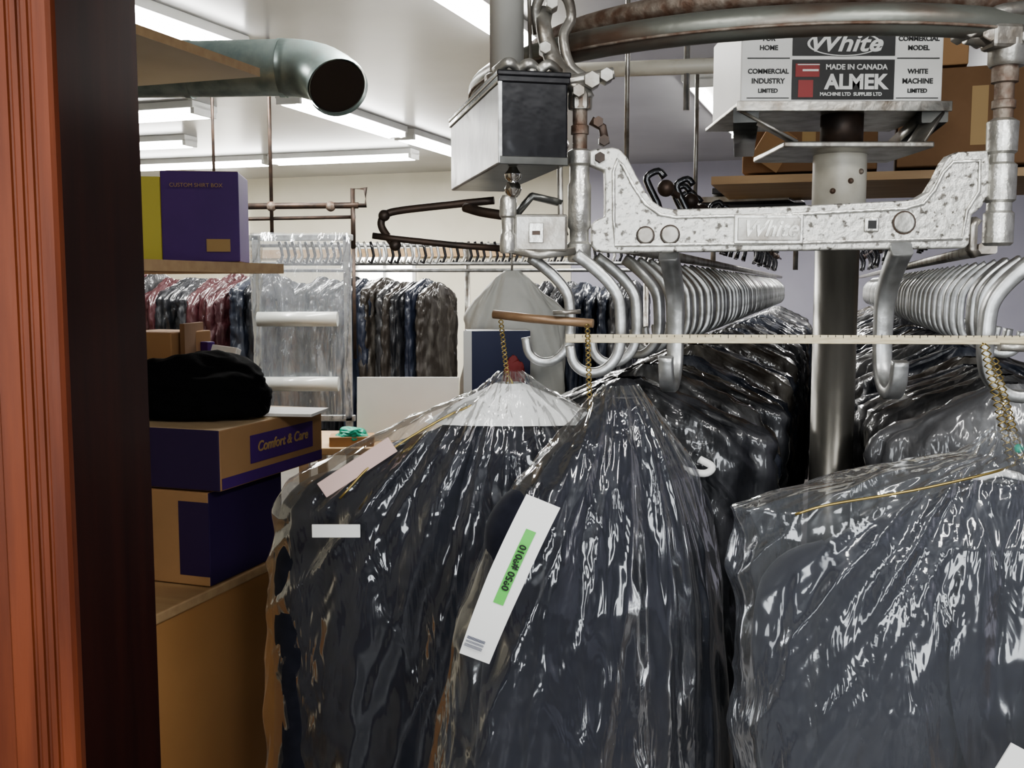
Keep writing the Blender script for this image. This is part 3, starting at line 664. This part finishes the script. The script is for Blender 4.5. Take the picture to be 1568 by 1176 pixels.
# ================================================================ NEAR BAGGED SUITS
def suit(name,loc,rot,bag,jac,seed,ex=2.3,sl=None,amp=.009,radial=.006,fm='film',lap=True,ka=9.):
    g=group(name,loc); g.rotation_euler=(0,0,rot)
    child('polythene_bag',loft_mesh('bag',bag,M[fm],320,240,amp,2.6,seed,2.3,1.5,crk=.0022,radial=radial,ka=ka,fine=.30),g)
    child('jacket_body',loft_mesh('jacket',jac,M['navy'],140,100,.009,2.6,seed+4,ex,1.4,cap=True,crk=.0,radial=.006,ka=6.),g)
    if lap:
        for sd,nm in ((-1,'left'),(1,'right')): lapels('lapel_'+nm,jac,M['navy'],g,ex,sd,seed)
    if sl:
        for sd,(x0,z0,x1,z1,r) in zip((-1,1),sl):
            pts=catmull([(x0*.8,0,z0+.03),(x0,0,z0-.02),(x0*1.05,-.01,z0-.15),((x0+x1)/2,-.02,(z0+z1)/2),(x1,-.03,z1)],8)
            o=sweep('sleeve_%d'%(sd+1),pts,circ(r,20),M['navy'],None,scale=[.6+.5*min(1,i/8)-.25*i/len(pts) for i in range(len(pts))]); o.parent=g
    xl=jac[4][1]*.95; xr=jac[4][2]*.95
    o=sweep('hanger_bar',catmull([(-xl,0,jac[4][0]),(-xl*.5,0,jac[3][0]+.02),(0,0,-.005),(xr*.5,0,jac[3][0]+.02),(xr,0,jac[4][0])],6),rect(.010,.010,.5),M['white'],None); o.parent=g
    return g
def chain(name,a,b,parent,n=14,r=.0035):
    a=Vector(a);b=Vector(b); pts=[]
    for i in range(n*6+1):
        t=i/(n*6); p=a.lerp(b,t); w=math.sin(t*n*math.pi*2)*r; q=math.cos(t*n*math.pi*2)*r; pts.append(p+Vector((w,q,0)))
    o=sweep(name,pts,circ(.0010,6),M['brass'],None); par(o,parent)
    pts=[a.lerp(b,i/(n*6))+Vector((-math.sin(i/6*math.pi*2)*r,-math.cos(i/6*math.pi*2)*r,0)) for i in range(n*6+1)]
    o=sweep(name+'_b',pts,circ(.0010,6),M['brass'],None); par(o,parent)

bagA=[(.03,.015,.02,.012,.012),(.0,.05,.06,.03,.03),(-.04,.145,.14,.05,.05),(-.09,.245,.21,.07,.07),(-.145,.340,.28,.080,.080),(-.18,.362,.29,.090,.088),(-.28,.380,.30,.095,.09),(-.6,.395,.30,.10,.10),(-1.05,.39,.30,.10,.10)]
jacA=[(-.03,.04,.04,.03,.03),(-.055,.10,.10,.04,.04),(-.09,.19,.18,.05,.05),(-.13,.265,.23,.055,.055),(-.17,.305,.25,.06,.06),(-.25,.325,.25,.07,.065),(-.6,.335,.25,.075,.075),(-.95,.34,.25,.075,.075)]
gA1=suit('bagged_suit',(-.004,1.60,1.436),0,bagA,jacA,2.3,sl=[(-.31,-.18,-.345,-.85,.052),(.25,-.17,.27,-.8,.05)])
child('shoulder_paper',loft_mesh('paper',[(.012,.02,.02,.02,.02),(-.02,.08,.09,.035,.035),(-.05,.13,.15,.052,.052)],M['white'],60,12,.002,3.,1.,2.3,1.,radial=.002),gA1)
o=box('label_white',(-.262,1.497,1.236),(.072,.003,.02),M['white'],gA1,0,.001)
o=box('label_pink',(-.235,1.535,1.325),(.13,.003,.026),M['pink'],gA1,0,.001); o.rotation_euler=(0,-.58,0)
chain('chain',(-.018,1.56,1.555),(-.006,1.595,1.445),gA1,8)
o=tube('neck_wire',catmull([(-.006,1.595,1.46),(.0,1.595,1.445),(-.02,1.59,1.43),(-.10,1.56,1.40),(-.2,1.54,1.34),(-.26,1.52,1.28)],5),.0018,M['brass'],None,n=6); par(o,gA1)

bagB=[(.03,.02,.03,.015,.015),(.0,.05,.05,.035,.03),(-.05,.100,.090,.055,.045),(-.10,.150,.125,.070,.06),(-.16,.19,.145,.080,.07),(-.26,.230,.160,.092,.085),(-.5,.285,.175,.105,.10),(-.8,.31,.185,.11,.10),(-1.0,.32,.19,.11,.10)]
jacB=[(.012,.010,.035,.020,.02),(-.01,.040,.05,.035,.03),(-.03,.06,.062,.042,.036),(-.07,.09,.085,.05,.04),(-.12,.125,.11,.058,.05),(-.18,.15,.125,.062,.055),(-.3,.185,.135,.074,.07),(-.6,.230,.145,.08,.075),(-.95,.245,.15,.08,.075)]
gB1=suit('bagged_suit',(.148,1.42,1.432),math.radians(28),bagB,jacB,7.7,sl=[(-.16,-.14,-.22,-.75,.042),(.12,-.14,.14,-.75,.038)],lap=False,ka=7.)
chain('chain',(.108,1.47,1.545),(.108,1.41,1.425),gB1,9)
gt=group('garment_ticket',(-.02,1.25,1.25))
def ticket(c,wd,ht,tilt,yaw,gp):
    m=Matrix.Translation(c)@Matrix.Rotation(yaw,4,'Z')@Matrix.Rotation(tilt,4,'Y')
    vs=[];fs=[];n=16
    for k in range(n+1):
        t=k/n-.5; bend=.05*t*t
        for sx in (-.5,.5): vs.append(m@Vector((sx*wd*(1-.25*max(0,-t))+.014*t*t*4*.5,bend,t*ht)))
    for k in range(n): fs.append((2*k,2*k+1,2*k+3,2*k+2))
    obj('paper',vs,fs,M['white'],gp)
    vs=[];fs=[]
    for k in range(9):
        t=-.14+.46*k/8; bend=.05*t*t-.0012
        for sx in (-.09,.20): vs.append(m@Vector((sx*wd+.028*t*t,bend,t*ht)))
    for k in range(8): fs.append((2*k,2*k+1,2*k+3,2*k+2))
    obj('green_band',vs,fs,M['green'],gp)
    o=text('ticket_number','0850 #8010',(0,0,0),.0125,M['ink'],None,rot=(0,0,0),ext=.0002,bold=.0003)
    o.matrix_world=m@Matrix.Translation(Vector((.003,-.0028,.019)))@Matrix.Rotation(math.pi/2,4,'X')@Matrix.Rotation(math.pi/2,4,'Z')
    o.parent=gp; o.matrix_parent_inverse=Matrix.Translation(-gp.location)
    for k in range(6):
        o=text('small_print_%d'%k,'lll ll lll',(0,0,0),.006,M['blueink'],None,rot=(0,0,0),ext=.0002)
        o.matrix_world=m@Matrix.Translation(Vector((-.012+.004*k,.0062,-.088)))@Matrix.Rotation(math.pi/2,4,'X')@Matrix.Rotation(math.pi/2,4,'Z')
        o.parent=gp; o.matrix_parent_inverse=Matrix.Translation(-gp.location)
ticket(Vector((-.008,1.232,1.238)),.047,.215,math.radians(24),math.radians(10),gt)

bagC=[(.05,.015,.015,.012,.012),(.02,.05,.05,.03,.03),(.0,.15,.14,.045,.045),(-.03,.28,.22,.055,.055),(-.055,.352,.27,.060,.060),(-.09,.345,.28,.075,.075),(-.3,.335,.29,.10,.10),(-.7,.33,.30,.11,.11),(-1.0,.33,.30,.11,.11)]
jacC=[(-.015,.04,.04,.03,.03),(-.04,.09,.09,.04,.04),(-.07,.16,.16,.05,.05),(-.105,.22,.21,.055,.055),(-.15,.255,.23,.06,.06),(-.3,.262,.24,.07,.07),(-.6,.26,.24,.08,.08),(-.95,.26,.24,.08,.08)]
gC1=suit('bagged_suit',(.640,1.32,1.362),math.radians(-4),bagC,jacC,11.4,sl=[(-.262,-.15,-.25,-.8,.045),(.24,-.15,.26,-.8,.05)],amp=.011,radial=.008,fm='filmC',ka=6.)
chain('chain',(.655,1.42,1.52),(.652,1.32,1.37),gC1,9,.006)
chain('chain_side',(.67,1.42,1.50),(.665,1.32,1.37),gC1,9,.005)
o=tube('hanger_wire',catmull([(.65,1.30,1.372),(.60,1.27,1.365),(.50,1.26,1.345),(.40,1.27,1.325),(.36,1.28,1.31)],5),.0018,M['brass'],None,n=6); par(o,gC1)
sph('hanger_bead',(.655,1.31,1.39),.006,M['teal'],gC1)
o=box('paper_tag',(.555,1.11,1.0),(.07,.002,.16),M['white'],gC1); o.rotation_euler=(0,.5,0)

# rows of bagged clothing along the conveyor
va=[GV[0],GV[1],GV[3],GV[2],GV[3],GV[4],GV[1]]
rowof('bagged_garment_row',tuple(L0+Fc*.02),tuple(Fc),56,.11,1.43,AC,va,jit=.14)
rowof('bagged_garment_row',tuple(R0+Fc*.10+Rc*.06),tuple(Fc),54,.11,1.44,AC,va+[GV[4],GV[2]],jit=.14)
g=group('spare_hanger',(.23,1.62,1.35))
sweep('tip',catmull([(.225,1.52,1.345),(.25,1.50,1.33),(.285,1.50,1.322),(.297,1.50,1.332),(.28,1.51,1.342)],5),rect(.010,.010,.5),M['white'],g)

# ---------------------------------------------------------------- camera
cam=D.cameras.new('camera'); cam.lens=36; cam.sensor_width=36; cam.clip_start=.05
co=D.objects.new('camera',cam); co.location=(0,0,1.6); co.rotation_euler=(math.radians(90-5.5),0,0); COL.objects.link(co)
bpy.context.scene.camera=co
